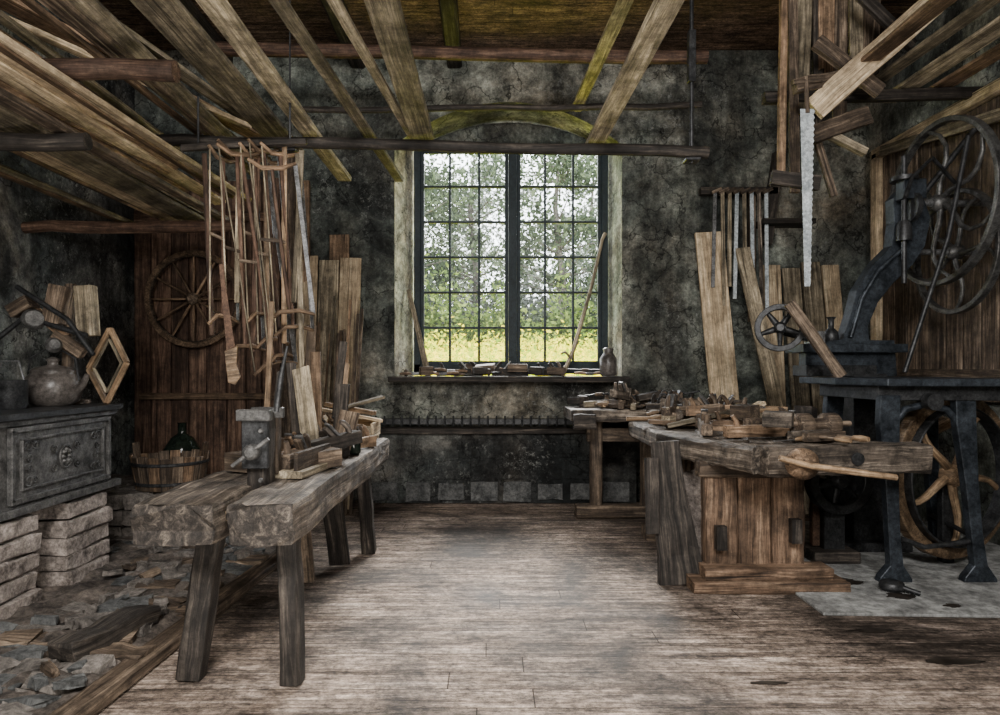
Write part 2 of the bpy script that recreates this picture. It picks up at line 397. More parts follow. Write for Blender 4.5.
for i in range(60):
    x = R.uniform(-2.6, -1.62); y = R.uniform(2.4, 4.9)
    if x < -2.25 and 3.2 < y < 4.5: continue
    b.box((x, y, .078), (R.uniform(.02, .13), R.uniform(.02, .07), R.uniform(.012, .045)), R.choice(['stone', 'stonedark', 'stone', 'old']), rot=(R.uniform(-9, 9), R.uniform(-9, 9), R.uniform(0, 180)), seg=2, jit=.008)
b.done()
b = B('hearth_edge_board'); b.beam((-1.54, 2.2, .03), (-1.40, 4.9, .03), .12, .05, 'old', seg=10, jit=.006); b.done()
b = B('old_timber_block'); b.beam((-1.80, 2.80, .10), (-1.68, 3.28, .10), .14, .08, 'dark', seg=5, jit=.012); b.done()

# ------------------------------------------------------------------ stove
def bricks(b, x0, x1, y0, y1, z0, z1, mat='brickw', H=.075, L=.22):
    z = z0; row = 0
    while z < z1-.03:
        h = min(H, z1-z); k = max(1, round((y1-y0)/L)); kx = max(1, round((x1-x0)/.2))
        for j in range(k):
            for i in range(kx):
                dx = (x1-x0)/kx; dy = (y1-y0)/k
                b.box((x0+dx*(i+.5)+R.uniform(-.012, .012), y0+dy*(j+.5)+R.uniform(-.012, .012), z+h/2), (dx-.006, dy-.006, h-.007), mat, rot=(R.uniform(-1.5, 1.5), R.uniform(-1.5, 1.5), R.uniform(-3, 3)), seg=4, jit=.007)
        z += h; row += 1
b = B('brick_pier', .006); bricks(b, -2.85, -2.42, 3.83, 4.25, .02, .53, H=.10, L=.4); b.done()
b = B('brick_pier', .006); bricks(b, -2.85, -2.42, 3.25, 3.60, .02, .53, H=.10, L=.4); b.done()
b = B('cast_iron_stove')
sx, sy0, sy1, sz0, sz1 = -2.44, 3.25, 4.36, .54, 1.05
b.box((-2.78, (sy0+sy1)/2, .80), (.64, sy1-sy0-.06, .46), 'castgrey')
b.box((-2.78, (sy0+sy1)/2, sz0+.02), (.74, sy1-sy0, .04), 'castgrey')
b.box((-2.78, (sy0+sy1)/2, sz1), (.76, sy1-sy0+.02, .035), 'iron')
b.box((-2.78, (sy0+sy1)/2, sz1-.035), (.70, sy1-sy0-.02, .03), 'castgrey')
X = sx-.005
b.box((X-.012, 3.83, .795), (.03, .84, .36), 'castgrey')
for (a, c, z0_, z1_, w_) in ((3.40, 4.26, .61, .98, .028), (3.47, 4.19, .665, .925, .012)):
    for z in (z0_, z1_): b.box((X+.004, (a+c)/2, z), (.03, c-a+w_, w_), 'castgrey')
    for y in (a, c): b.box((X+.004, y, (z0_+z1_)/2), (.03, w_, z1_-z0_), 'castgrey')
def scroll(cy, cz, r, turn, sgn=1):
    b.tube([(X+.010, cy+sgn*r*(1-t/22)*math.cos(t*.5*turn), cz+r*(1-t/22)*math.sin(t*.5*turn)) for t in range(16)], .0055, 'wheeliron', 6)
yc, zc_ = 3.83, .795
b.tube([(X+.01, yc+.052*math.cos(t*.393), zc_+.065*math.sin(t*.393)) for t in range(16)], .008, 'castgrey', 6, True)
for t in range(8):
    an = t*math.pi/4; b.lathe([(.004, -.01), (.020, .004), (.004, .016)], (X+.01, yc+.028*math.cos(an), zc_+.036*math.sin(an)), 'castgrey', (1, 0, 0), 8)
for sg in (-1, 1):
    for sv in (-1, 1):
        scroll(yc+sg*.31, zc_+sv*.09, .034, sv, sg); scroll(yc+sg*.26, zc_+sv*.095, .024, -sv, sg)
        scroll(yc+sg*.10, zc_+sv*.05, .028, sv, sg); scroll(yc+sg*.30, zc_+sv*.03, .024, -sv, sg)
b.tube([(X+.0, yc-.36, zc_-.13), (X+.0, yc+.36, zc_-.13)], .006, 'castgrey', 6)
for i in range(22): b.lathe([(.012, 0), (.006, .02)], (X+.0, 3.3+i*.05, .575), 'castgrey', (1, 0, 0), 6)
b.done()
b = B('cooking_pot')
b.lathe([(.10, 0), (.145, .03), (.16, .10), (.15, .17), (.12, .20), (.125, .215), (.10, .235), (.03, .25), (.03, .27), (.04, .285), (.01, .30)], (-2.70, 4.12, 1.068), 'ceramic', n=28)
b.tube([(-2.56, 4.12, 1.15), (-2.50, 4.10, 1.20), (-2.47, 4.09, 1.26)], [.03, .02, .015], 'ceramic', 8)
b.tube([(-2.86, 4.12, 1.22), (-2.84, 4.12, 1.36), (-2.70, 4.12, 1.44), (-2.56, 4.12, 1.36), (-2.54, 4.12, 1.22)], .007, 'iron', 6); b.done()
b = B('milk_pail')
b.lathe([(.075, 0), (.085, .02), (.085, .16), (.088, .165)], (-2.72, 3.78, 1.068), 'iron', n=20)
b.tube([(-2.80, 3.78, 1.22), (-2.77, 3.78, 1.34), (-2.67, 3.78, 1.34), (-2.64, 3.78, 1.22)], .006, 'steel', 6); b.done()
b = B('wooden_picture_frame')
c = Vector((-2.47, 4.30, 1.315)); P = [c+Vector((0, 0, -.24)), c+Vector((.14, -.02, .02)), c+Vector((.02, 0, .24)), c+Vector((-.13, .02, -.02))]
for i in range(4): b.beam(P[i], P[(i+1) % 4], .03, .032, 'beech', up=(0, 1, 0))
for i in range(4):
    a = c+(P[i]-c)*.72; d = c+(P[(i+1) % 4]-c)*.72; b.beam(a, d, .015, .02, 'plank', up=(0, 1, 0))
b.done()
b = B('wooden_screw_clamp'); b.T = TR(.11, 0, 0)
b.beam((-2.83, 4.28, 1.068), (-2.80, 4.28, 1.84), .055, .05, 'old', seg=3, jit=.002)
b.box((-2.83, 4.20, 1.70), (.10, .12, .24), 'old', rot=(0, 12, 0)); b.box((-2.66, 4.22, 1.66), (.11, .08, .32), 'plank', rot=(0, -4, 0)); b.box((-2.76, 4.2, 1.45), (.22, .06, .07), 'old', rot=(0, 35, 0))
b.box((-2.90, 4.2, 1.60), (.30, .05, .05), 'plank_brown', rot=(0, 40, 0)); b.box((-3.02, 4.15, 1.68), (.14, .10, .08), 'old', rot=(0, -30, 0))
b.tube([(-3.14, 4.1, 1.48), (-3.0, 4.15, 1.62), (-2.62, 4.15, 1.50)], .018, 'iron', 8)
b.tube([(-3.02, 4.1, 1.80), (-2.72, 4.12, 1.60), (-2.56, 4.12, 1.38)], .016, 'iron', 8)
b.lathe([(.05, -.03), (.07, 0), (.05, .03)], (-2.93, 4.12, 1.60), 'castgrey', (1, -1, .3), 16); b.lathe([(.03, -.03), (.05, 0), (.03, .03)], (-2.78, 4.08, 1.44), 'castgrey', (1, -1, .3), 16)
b.box((-2.80, 4.25, 1.085), (.2, .16, .03), 'old'); b.done()

b = B('brick_ledge', .005); bricks(b, -3.35, -2.12, 4.95, 5.9, .0, .37, 'stone', H=.12); b.done()
b = B('wooden_wash_tub')
c = Vector((-2.5, 5.22, .372))
for i in range(20):
    a = 2*math.pi*i/20; d = Vector((math.cos(a), math.sin(a), 0)); h = .25+(.09 if i in (0, 10) else 0)+R.uniform(-.01, .02)
    b.beam(c+d*.23, c+d*.275+Vector((0, 0, h)), .02, .078, 'old' if i % 3 else 'plank_brown', up=Vector((-d.y, d.x, 0)))
for z, r in ((.05, .245), (.20, .272)): b.ring(c+Vector((0, 0, z)), (0, 0, 1), r+.012, .008, .025, 'iron', 32)
b.lathe([(.22, 0), (.22, .03)], c, 'dark', n=20); b.done()
b = B('glass_carboy'); b.lathe([(.10, 0), (.14, .03), (.145, .24), (.09, .33), (.035, .37), (.035, .45), (.042, .46)], (-2.64, 5.72, .372), 'bottle', n=24); b.done()
b = B('plank_partition')
x = -3.42
while x < -2.0:
    w = R.uniform(.15, .2); b.box((x+w/2, 6.42, 1.55), (w-.008, .04, 3.1+R.uniform(-.1, .1)), 'red', seg=4, jit=.002); x += w
b.box((-2.7, 6.385, 1.03), (1.3, .05, .06), 'plank_brown'); b.box((-2.7, 6.385, 2.75), (1.4, .05, .1), 'red')
b.done()
b = B('wooden_post'); b.box((-1.90, 6.33, 1.65), (.12, .12, 3.3), 'old', seg=8, jit=.004); b.box((-1.78, 6.42, 1.55), (.09, .05, 3.1), 'plank_brown', seg=4, jit=.003); b.done()
b = B('spinning_wheel_rim')
c = Vector((-2.79, 6.28, 1.95)); b.ring(c, (0, 1, 0), .46, .05, .04, 'plank_brown', 48); b.ring(c, (0, 1, 0), .41, .012, .05, 'old', 48)
b.lathe([(.03, -.07), (.06, -.04), (.045, 0), (.06, .04), (.03, .07)], c, 'old', (0, 1, 0), 16)
for i in range(12):
    a = i*math.pi/6; d = Vector((math.cos(a), 0, math.sin(a)))
    b.tube([c+d*.05, c+d*.16, c+d*.22, c+d*.28, c+d*.41], [.010, .013, .009, .013, .008], 'plank_brown', 8)
b.tube([c-Vector((0, .04, 0)), c+Vector((0, .12, 0))], .012, 'iron'); b.done()

# ------------------------------------------------------------------ overhead
def pole(name, p0, p1, r, mat='old', n=12, seg=8):
    b = B(name, 0); p0 = Vector(p0); p1 = Vector(p1); pts = []; rs = []
    for i in range(seg+1):
        k = i/seg; pts.append(p0.lerp(p1, k)+Vector((0, R.uniform(-.01, .01), R.uniform(-.01, .01)))); rs.append(r*R.uniform(.9, 1.06))
    b.tube(pts, rs, mat, n); return b.done()
pole('support_pole', (XL+.01, 4.5, 2.86), (1.47, 4.5, 2.76), .040, 'dark', seg=14)
pole('support_pole', (-1.7, 6.0, 3.62), (1.9, 6.0, 3.66), .03, 'dark')
pole('support_pole', (-2.3, 5.6, 3.98), (1.82, 5.6, 3.90), .055, 'red')
pole('support_log', (XL+.01, 3.2, 2.73), (-1.51, 3.2, 2.73), .048, 'red')
pole('support_log', (XL+.01, 3.2, 2.38), (-1.93, 3.2, 2.38), .045, 'dark')
pole('support_log', (XL+.01, 5.0, 2.36), (-1.86, 5.0, 2.36), .045, 'red')
b = B('hanging_iron_rod'); b.tube([(1.36, 4.5, ZC), (1.36, 4.5, 2.68)], .014, 'iron'); b.box((1.36, 4.5, 3.4), (.05, .05, .35), 'iron'); b.box((1.36, 4.5, 2.70), (.1, .1, .02), 'iron')
b.done()
b = B('hanging_iron_rod'); b.tube([(-1.35, 4.5, ZC), (-1.35, 4.5, 2.74)], .006, 'iron'); b.box((-1.35, 4.5, 2.76), (.1, .1, .02), 'iron'); b.done()
def lplank(x0, y0, z0, x1, y1, z1, w, t, mat, roll=0):
    b = B('stored_plank'); r = math.radians(roll)
    b.beam((x0, y0, z0), (x1, y1, z1), w, t, mat, up=(math.sin(r), 0, math.cos(r)), seg=6, jit=.003); b.done()
for a in [(-1.47, .9, 2.93, -1.50, 5.0, 2.93, .20, .035, 'plank'), (-1.22, .9, 2.93, -1.23, 5.65, 2.90, .115, .04, 'plank'),
          (-1.10, .9, 3.0, -.76, 5.6, 2.88, .075, .03, 'plank'), (-.90, .9, 3.0, -.52, 4.85, 2.90, .05, .035, 'plank'),
          (-.475, .9, 2.90, -.46, 4.62, 2.88, .15, .04, 'plank'), (.80, .9, 2.87, .72, 4.66, 2.85, .12, .04, 'plank'),
          (.95, 2.0, 3.6, .80, 6.2, 3.70, .10, .03, 'plank')]:
    lplank(*a)
for i in range(10):
    x = -1.76-i*.125; z = 2.93+R.choice([0, .04, .08, .14]) if i > 1 else 2.93
    lplank(x, R.uniform(.6, 1.4), z, x+R.uniform(-.20, .16), R.uniform(4.65, 5.6), z-R.uniform(0, .03), R.uniform(.04, .15), R.uniform(.02, .045), R.choice(['plank_brown', 'plank_brown', 'old', 'pine', 'plank']), R.uniform(-22, 22))
for i in range(12):
    x = -2.00-i*.082; z = 2.45+R.choice([0, .035, .07, .11, .17])
    lplank(x, R.uniform(.8, 1.8), z, x+R.uniform(-.14, .16), R.uniform(5.05, 5.85), z, R.uniform(.03, .15), R.uniform(.018, .04), R.choice(['plank_brown', 'plank_brown', 'pine', 'old', 'plank']), R.uniform(-25, 25))
for i in range(7):
    x = -2.0-i*.14; lplank(x, 1.8, 2.62, x+R.uniform(-.1, .2), 4.4+R.uniform(-.5, .8), 2.60+R.uniform(0, .08), R.uniform(.05, .12), .025, R.choice(['pine', 'plank_brown', 'plank']), R.uniform(-35, 35))
lplank(-2.2, 2.3, 3.1, -1.55, 5.3, 3.02, .10, .03, 'plank'); lplank(-2.7, 2.3, 3.12, -1.75, 5.1, 3.05, .14, .03, 'plank_brown'); lplank(-2.9, 2.0, 2.98, -1.7, 4.7, 3.0, .06, .03, 'pine')

# ------------------------------------------------------------------ hanging bow saws
def bow_saw(b, L=.9, W=.34):
    b.tube([(0, 0, -.04), (0, 0, -L+.04)], .012, 'red', 8)
    for z in (-.03, -L+.03):
        b.tube([(-W*.45, 0, z+(.05 if z > -.1 else -.05)), (-W*.2, 0, z), (W*.2, 0, z), (W*.5, 0, z+(.03 if z > -.1 else -.03))], [.010, .014, .014, .010], 'plank_brown', 8)
    b.beam((W*.48, 0, 0), (W*.48, 0, -L), .003, .026, 'steel', up=(1, 0, 0))
    b.tube([(-W*.42, 0, 0), (-W*.40, .004, -L*.5), (-W*.42, 0, -L)], .005, 'plank', 6)
    b.box((-W*.2, 0, -L*.5), (.12, .012, .018), 'old', rot=(0, 8, 0))
b = B('saw_hanging_rail'); b.beam((-1.85, 4.0, 2.62), (-1.1, 4.0, 2.66), .04, .04, 'dark', seg=4, jit=.003)
for x in (-1.75, -1.2): b.tube([(x, 4.0, 2.64), (x, 4.0, 2.93)], .008, 'iron', 6)
b.done()
for i, (x, y, z, rz, L, ry) in enumerate([(-1.60, 4.0, 2.58, 70, 1.0, 0), (-1.50, 3.95, 2.60, 60, 1.2, -3), (-1.42, 4.02, 2.6, 75, 1.0, -4), (-1.35, 3.97, 2.62, 65, 1.28, -7), (-1.27, 4.03, 2.62, 50, 1.1, -5), (-1.46, 3.9, 2.58, 50, 1.30, -10), (-1.37, 4.1, 2.6, 60, 1.15, -2), (-1.28, 3.9, 2.5, 30, .9, -7)]):
    b = B('bow_saw', .001); b.T = TR(x, y, z, rz, 0, ry); bow_saw(b, L, .26+.03*(i % 3)); b.done()
b = B('hand_saw', .001)
b.T = TR(-1.50, 3.85, 1.40, 10, 0, -8)
b.poly([(-.02, 0), (.03, .02), (.028, .50), (.008, .50)], (0, 0, 0), (1, 0, 0), (0, 0, 1), .003, 'rust')
b.poly([(-.035, -.18), (.0, -.2), (.035, -.16), (.025, -.08), (.045, .02), (-.03, .0)], (0, 0, 0), (1, 0, 0), (0, 0, 1), .022, 'beech'); b.done()
for i, (x, z0_, z1_) in enumerate([(-1.70, 1.5, 2.6), (-1.15, 1.25, 2.6), (-1.36, 1.6, 2.66), (-1.26, 1.45, 2.66), (-1.55, 1.7, 2.6), (-1.45, 1.4, 2.62), (-1.2, 1.7, 2.62)]):
    b = B('wooden_lath', .002); b.beam((x, 4.08, z0_), (x-.03+.05*i*.3, 4.04, z1_), .03, .012, R.choice(['plank', 'red', 'beech']), up=(0, 1, 0)); b.done()

# ------------------------------------------------------------------ tools
def hand_plane(b, L=.26, mat='beech'):
    b.box((0, 0, .035), (L, .065, .07), mat)
    b.box((L*.10, 0, .10), (.012, .045, .12), 'steel', rot=(0, -40, 0)); b.box((L*.04, 0, .09), (.02, .04, .09), mat, rot=(0, -40, 0))
    b.tube([(L*.36, 0, .06), (L*.33, 0, .10), (L*.27, 0, .13), (L*.22, 0, .14)], [.016, .018, .016, .012], mat, 8)
    b.tube([(-L*.36, 0, .06), (-L*.38, 0, .10), (-L*.42, 0, .13)], [.02, .016, .012], mat, 8)
def chisel(b):
    b.beam((0, 0, .015), (.14, 0, .012), .02, .004, 'steel'); b.tube([(-.13, 0, .018), (-.10, 0, .018), (-.05, 0, .018), (0, 0, .016)], [.013, .018, .016, .009], R.choice(['beech', 'old']), 8)
def mallet(b):
    b.box((0, 0, .05), (.10, .16, .09), 'old'); b.tube([(.03, 0, .05), (.33, 0, .03)], [.014, .017], 'beech', 8)
def brace(b):
    b.tube([(-.2, 0, .03), (-.10, 0, .03), (-.08, .08, .03), (.05, .08, .03), (.07, 0, .03), (.2, 0, .03)], .009, 'iron', 8)
    b.lathe([(.01, -.02), (.035, -.01), (.035, .01), (.01, .02)], (-.21, 0, .035), 'old', (1, 0, 0), 12); b.tube([(-.05, .08, .03), (.02, .08, .03)], .016, 'old', 8)
def plane_s(b): hand_plane(b, R.uniform(.2, .42), R.choice(['beech', 'old', 'dark', 'plank_brown', 'old', 'grey']))
def clamp(b):
    for y in (-.05, .05): b.box((0, y, .03), (.30, .045, .05), R.choice(['plank', 'grey', 'old']))
    for x in (-.06, .08): b.tube([(x, -.18, .03), (x, .12, .03)], .010, 'old', 6); b.tube([(x, -.26, .03), (x, -.22, .03), (x, -.17, .03)], [.014, .02, .014], 'beech', 8)
def block(b): b.box((0, 0, .05), (R.uniform(.10, .2), R.uniform(.08, .13), R.uniform(.06, .1)), R.choice(['old', 'grey', 'dark']))
def spokeshave(b):
    b.tube([(-.16, 0, .025), (-.10, 0, .03), (-.04, 0, .02), (.04, 0, .02), (.10, 0, .03), (.16, 0, .025)], [.012, .016, .014, .014, .016, .012], 'plank_brown', 8); b.box((0, 0, .02), (.08, .04, .03), 'steel')
def offcut(b):
    b.box((0, 0, R.uniform(.01, .03)), (R.uniform(.2, .5), R.uniform(.05, .12), R.uniform(.018, .05)), R.choice(['pine', 'old', 'plank', 'grey', 'plank_brown', 'dark', 'dark']))
TOOLS = [plane_s, plane_s, plane_s, chisel, mallet, offcut, clamp, brace, block, spokeshave]
def pile(name, pts, n, hh=.05, tools=TOOLS, ang=(0, 360), dmin=.09):
    b = B(name, .002); placed = []; tries = 0
    while len(placed) < n and tries < n*30:
        tries += 1
        x0, x1, y0, y1, z = R.choice(pts); x = R.uniform(x0, x1); y = R.uniform(y0, y1)
        near = [p for p in placed if (p[0]-x)**2+(p[1]-y)**2 < dmin**2]
        if len(near) > 1: continue
        dz = hh*len(near); placed.append((x, y))
        b.T = TR(x, y, z+dz, R.uniform(*ang), R.uniform(-4, 4)+(dz > 0)*R.uniform(-10, 10), R.uniform(-3, 3)+(dz > 0)*R.uniform(-12, 12))
        R.choice(tools)(b)
    b.T = Matrix.Identity(4); return b.done()
def tool(name, fn, x, y, z, rz, **kw):
    b = B(name, .002); b.T = TR(x, y, z, rz); fn(b, **kw); b.done()

# ------------------------------------------------------------------ left bench
def slabtop(b, x, w, y0, y1, ztop, th, mat, seed):
    n = 60; k = 28; vs = []; lc = []; fs = []
    for i in range(n+1):
        t = i/n; y = y0+(y1-y0)*t
        e = 1-.04*math.exp(-t*35)-.04*math.exp(-(1-t)*35)
        for j in range(k):
            a = 2*math.pi*j/k+math.pi/k; ca, sa = math.cos(a), math.sin(a)
            sq = (abs(ca)**14+abs(sa)**14)**(-1/14)
            px, pz = ca*sq*w/2, sa*sq*th/2
            nz = mn.fractal(Vector((px*6+seed, y*3, pz*6)), 1, 2, 4)
            nh = mn.noise(Vector((px*28+seed, y*9, pz*28)))
            vs.append((x+px*e*(1+.07*nz)+.012*mn.noise(Vector((y*2, seed, 1)))+.005*nh, y+(R.uniform(-.014, .014) if i in (0, n) else 0)-(.04*abs(mn.noise(Vector((px*12, pz*12, seed)))) if i == 0 else 0), ztop-th/2+pz*e*(1+.05*nz)+.007*mn.noise(Vector((y*5, px*9, seed)))+.006*nh))
            lc.append((y, px, pz))
    for i in range(n):
        for j in range(k): j2 = (j+1) % k; fs.append([i*k+j, (i+1)*k+j, (i+1)*k+j2, i*k+j2])
    b.part(vs, fs, mat, lc, False); b.part(vs[:k], [list(range(k))], 'dark', lc[:k]); b.part(vs[-k:], [list(range(k))[::-1]], mat, lc[-k:])
b = B('rustic_workbench', .004)
slabtop(b, -.895, .27, 2.60, 5.08, .775, .17, 'grey', 3); slabtop(b, -1.235, .34, 2.60, 5.0, .775, .17, 'grey', 11)
b.beam((-.86, 2.85, .64), (-.816, 2.76, 0), .085, .10, 'dark', up=(0, 1, 0), seg=6, jit=.005)
b.beam((-1.20, 2.90, .64), (-1.25, 2.79, 0), .10, .10, 'dark', up=(0, 1, 0), seg=6, jit=.005)
b.beam((-.88, 4.60, .64), (-.85, 4.70, 0), .09, .10, 'dark', up=(0, 1, 0), seg=6, jit=.005)
b.beam((-1.28, 4.55, .64), (-1.33, 4.66, 0), .09, .10, 'dark', up=(0, 1, 0), seg=6, jit=.005)
b.beam((-1.15, 3.95, .64), (-1.10, 4.0, .02), .10, .05, 'old', up=(0, 1, 0), seg=3, jit=.004)
b.beam((-1.02, 4.2, .64), (-.98, 4.35, .02), .13, .03, 'dark', up=(0, 1, 0), seg=3, jit=.004)
b.beam((-1.10, 2.72, .70), (-1.00, 2.72, .70), .04, .04, 'pine')
b.done()
b = B('bench_vise')
b.beam((-1.055, 3.06, .50), (-1.05, 3.06, 1.10), .10, .10, 'dark', up=(0, 1, 0), seg=8, jit=.006)
b.box((-1.05, 2.985, .98), (.115, .03, .26), 'iron'); b.box((-1.05, 2.97, 1.09), (.15, .05, .05), 'castgrey'); b.box((-1.05, 3.15, 1.09), (.15, .04, .05), 'castgrey')
b.lathe([(.035, 0), (.035, .05), (.02, .06)], (-1.05, 2.965, .93), 'castgrey', (0, -1, 0), 14); b.tube([(-1.05, 2.93, .93), (-1.05, 3.3, .93)], .018, 'iron'); b.tube([(-1.13, 2.92, .87), (-.97, 2.92, .99)], .009, 'castgrey')
for z in (.80, 1.02): b.lathe([(.012, 0), (.008, .012)], (-1.02, 2.97, z), 'castgrey', (0, -1, 0), 8)
b.beam((-1.04, 3.16, .80), (-1.04, 3.16, 1.07), .09, .05, 'old', up=(0, 1, 0))
b.tube([(-.98, 3.06, 1.10), (-.96, 3.06, 1.26), (-.93, 3.06, 1.40)], [.012, .012, .006], 'iron'); b.done()
def upright(name, x, y, z0, h, w, t, mat, lean=0, rz=0, ly=0):
    b = B(name, .002); b.beam((x, y, z0), (x+lean, y+ly, z0+h), w, t, mat, up=(math.sin(math.radians(rz)), math.cos(math.radians(rz)), 0), seg=3, jit=.001); b.done()
for a in [(-.98, 3.70, .78, .52, .11, .02, 'plank', -.10, 20, .1), (-1.08, 4.15, .78, .62, .07, .02, 'plank_brown', -.02, 10, .05), (-1.20, 4.30, .78, .80, .06, .025, 'old', .04, -20, .05),
          (-1.05, 4.45, .78, .70, .05, .02, 'dark', .05, 0, .1), (-.98, 4.30, .78, .55, .03, .02, 'beech', .04, 0, .1), (-.94, 4.1, .78, .42, .08, .03, 'dark', .03, 15, .05),
          (-1.12, 3.9, .78, .55, .05, .03, 'dark', -.06, 0, .05), (-1.0, 4.6, .78, .6, .04, .02, 'red', -.05, 0, .05), (-.90, 3.95, .78, .26, .14, .03, 'old', .06, 30, .05), (-1.18, 3.6, .78, .5, .035, .03, 'dark', .05, 0, 0), (-1.28, 3.8, .78, .9, .03, .02, 'beech', .03, 0, .02)]:
    upright('board_offcut', *a)
b = B('wooden_miter_box', .003)
b.box((-.96, 3.36, .795), (.22, .44, .035), 'plank', rot=(0, 0, -8)); b.box((-.89, 3.36, .85), (.022, .42, .10), 'old', rot=(0, 0, -8)); b.box((-1.04, 3.36, .84), (.022, .42, .08), 'plank_brown', rot=(0, 0, -8)); b.done()
tool('hand_plane', hand_plane, -.90, 3.78, .78, 75, L=.34, mat='dark')
tool('hand_plane', hand_plane, -.86, 4.25, .78, 80, L=.34, mat='beech')
tool('hand_plane', hand_plane, -.965, 3.36, .815, 82, L=.34, mat='old')
tool('mallet', mallet, -1.24, 3.35, .78, 60)
b = B('glass_jar', .002); b.lathe([(.04, 0), (.045, .01), (.045, .11), (.03, .13), (.032, .15)], (-.83, 4.05, .78), 'bottle', n=16); b.done()
b = B('wooden_tool_box', .003)
b.box((-1.00, 4.72, .815), (.38, .30, .05), 'pine'); b.box((-.81, 4.72, .87), (.02, .30, .10), 'pine'); b.box((-1.19, 4.72, .89), (.02, .30, .14), 'pine')
b.box((-1.0, 4.86, .87), (.38, .02, .12), 'pine'); b.box((-1.0, 4.58, .86), (.38, .02, .08), 'plank'); b.box((-.98, 4.70, .97), (.45, .08, .02), 'pine', rot=(0, 12, 15)); b.box((-1.0, 4.76, 1.01), (.40, .06, .03), 'beech', rot=(0, 8, -20)); b.box((-.92, 4.72, 1.05), (.35, .1, .02), 'plank', rot=(0, -14, 25)); b.done()
pile('hand_tool_pile', [(-1.20, -.86, 3.65, 4.55, .78), (-1.05, -.86, 3.2, 4.4, .78)], 22, .07, [plane_s, plane_s, chisel, mallet, brace, spokeshave, chisel], (40, 140))
b = B('lath_bundle', .002)
for i in range(12):
    x = -1.62+i*.035; b.beam((x+R.uniform(-.03, .03), 5.9, .0), (x+R.uniform(-.06, .06), 6.25, R.uniform(1.4, 2.0)), .028, .02, R.choice(['plank', 'old', 'plank_brown']), up=(0, 1, 0))
b.done()
for x, z, w, dx, m_ in [(-1.76, 2.38, .2, .02, 'pine'), (-1.55, 2.34, .19, .0, 'plank'), (-1.34, 2.36, .2, -.03, 'pine')]:
    b = B('pine_plank'); b.beam((x+dx, 6.14, 0), (x, 6.44, z), w, .03, m_, up=(0, 1, 0), seg=5, jit=.002); b.done()
b = B('pine_plank'); b.beam((-1.45, 6.28, 0), (-1.47, 6.52, 2.6), .19, .03, 'plank_brown', up=(0, 1, 0), seg=5, jit=.002); b.done()
for x, z, w, dx, m_ in [(2.13, 2.62, .27, .14, 'pine'), (2.74, 2.30, .17, -.05, 'pine'), (2.93, 2.27, .17, .02, 'plank'), (3.12, 2.33, .18, .04, 'plank'), (3.31, 2.3, .16, .04, 'pine')]:
    b = B('pine_plank'); b.beam((x+dx, 6.18, 0), (x, 6.50, z), w, .035, m_, up=(0, 1, 0), seg=5, jit=.002); b.done()
b = B('pine_plank'); b.beam((2.75, 5.9, 0), (2.42, 6.40, 2.45), .14, .03, 'plank', up=(0, 1, 0), seg=5, jit=.002); b.done()
b = B('saw_rack')
b.box((2.42, 6.50, 3.02), (.75, .08, .07), 'dark'); b.box((2.85, 6.44, 2.70), (.5, .22, .05), 'dark')
b.box((2.75, 6.50, 2.95), (.10, .08, .9), 'dark', rot=(0, 8, 0)); b.box((2.55, 6.50, 2.4), (.06, .06, 1.3), 'old')
b.done()
for i in range(8):
    x = 2.16+i*.07
    b = B('frame_saw', .001); b.beam((x, 6.40, 3.0), (x+R.uniform(-.04, .04), 6.40, 1.75+R.uniform(0, .35)), .035, .012, R.choice(['grey', 'plank', 'steel', 'blade']), up=(0, 1, 0)); b.beam((x-.03, 6.40, 2.98), (x+.06, 6.40, 3.02), .03, .03, 'old'); b.done()

b = B('scythe_handle'); b.tube([(.72, 6.62, 1.22), (.84, 6.66, 1.5), (1.02, 6.74, 2.1), (1.15, 6.82, 2.62), (1.18, 6.82, 2.68)], [.018, .022, .018, .016, .02], 'plank', 8)
b.tube([(.80, 6.60, 1.40), (.74, 6.58, 1.46), (.70, 6.58, 1.44)], .012, 'plank'); b.done()
b = B('wooden_paddle'); b.beam((-.62, 6.72, 1.22), (-.83, 6.80, 2.10), .06, .02, 'plank', up=(0, 1, 0), seg=4, jit=.003, taper=.7); b.done()
b = B('stoneware_jar'); b.lathe([(.07, 0), (.085, .02), (.085, .17), (.06, .21), (.045, .23), (.055, .27), (.03, .28)], (1.17, 6.60, 1.222), 'ceramic'); b.done()
tool('hand_plane', hand_plane, -.30, 6.62, 1.222, 8, L=.46, mat='dark'); tool('hand_plane', hand_plane, .20, 6.60, 1.222, 175, L=.36, mat='dark')
tool('hand_plane', hand_plane, .6, 6.66, 1.222, 12, L=.3, mat='dark')
pile('hand_tool_pile', [(-.75, 1.05, 6.48, 6.72, 1.222)], 20, .03, [chisel, spokeshave, brace, block], (-25, 25))

# ------------------------------------------------------------------ far right bench
b = B('joiners_workbench', .005)
b.box((1.32, 5.85, .90), (1.28, .62, .10), 'grey', seg=14, jit=.006)
for x in (.92, 1.36):
    b.beam((x, 5.80, .86), (x, 5.80, .1), .10, .10, 'old', up=(0, 1, 0), seg=4, jit=.003)
b.box((1.12, 5.80, .06), (.75, .14, .11), 'old', seg=5, jit=.006); b.box((1.14, 5.80, .72), (.6, .06, .12), 'old')
b.box((1.9, 5.80, .45), (.1, .1, .84), 'old'); b.box((1.9, 5.80, .04), (.16, .5, .08), 'old'); b.box((.78, 5.50, .86), (.18, .1, .12), 'dark', seg=3, jit=.006)
b.done()
pile('hand_tool_pile', [(.78, 1.85, 5.62, 6.1, .955)], 26, .08)
b = B('heavy_workbench', .006)
top = [(1.50, 3.56), (1.95, 3.60), (2.42, 3.70), (2.40, 3.86), (2.12, 4.10), (2.10, 5.42), (1.18, 5.42), (1.16, 4.90), (1.15, 4.42), (1.30, 4.0)]
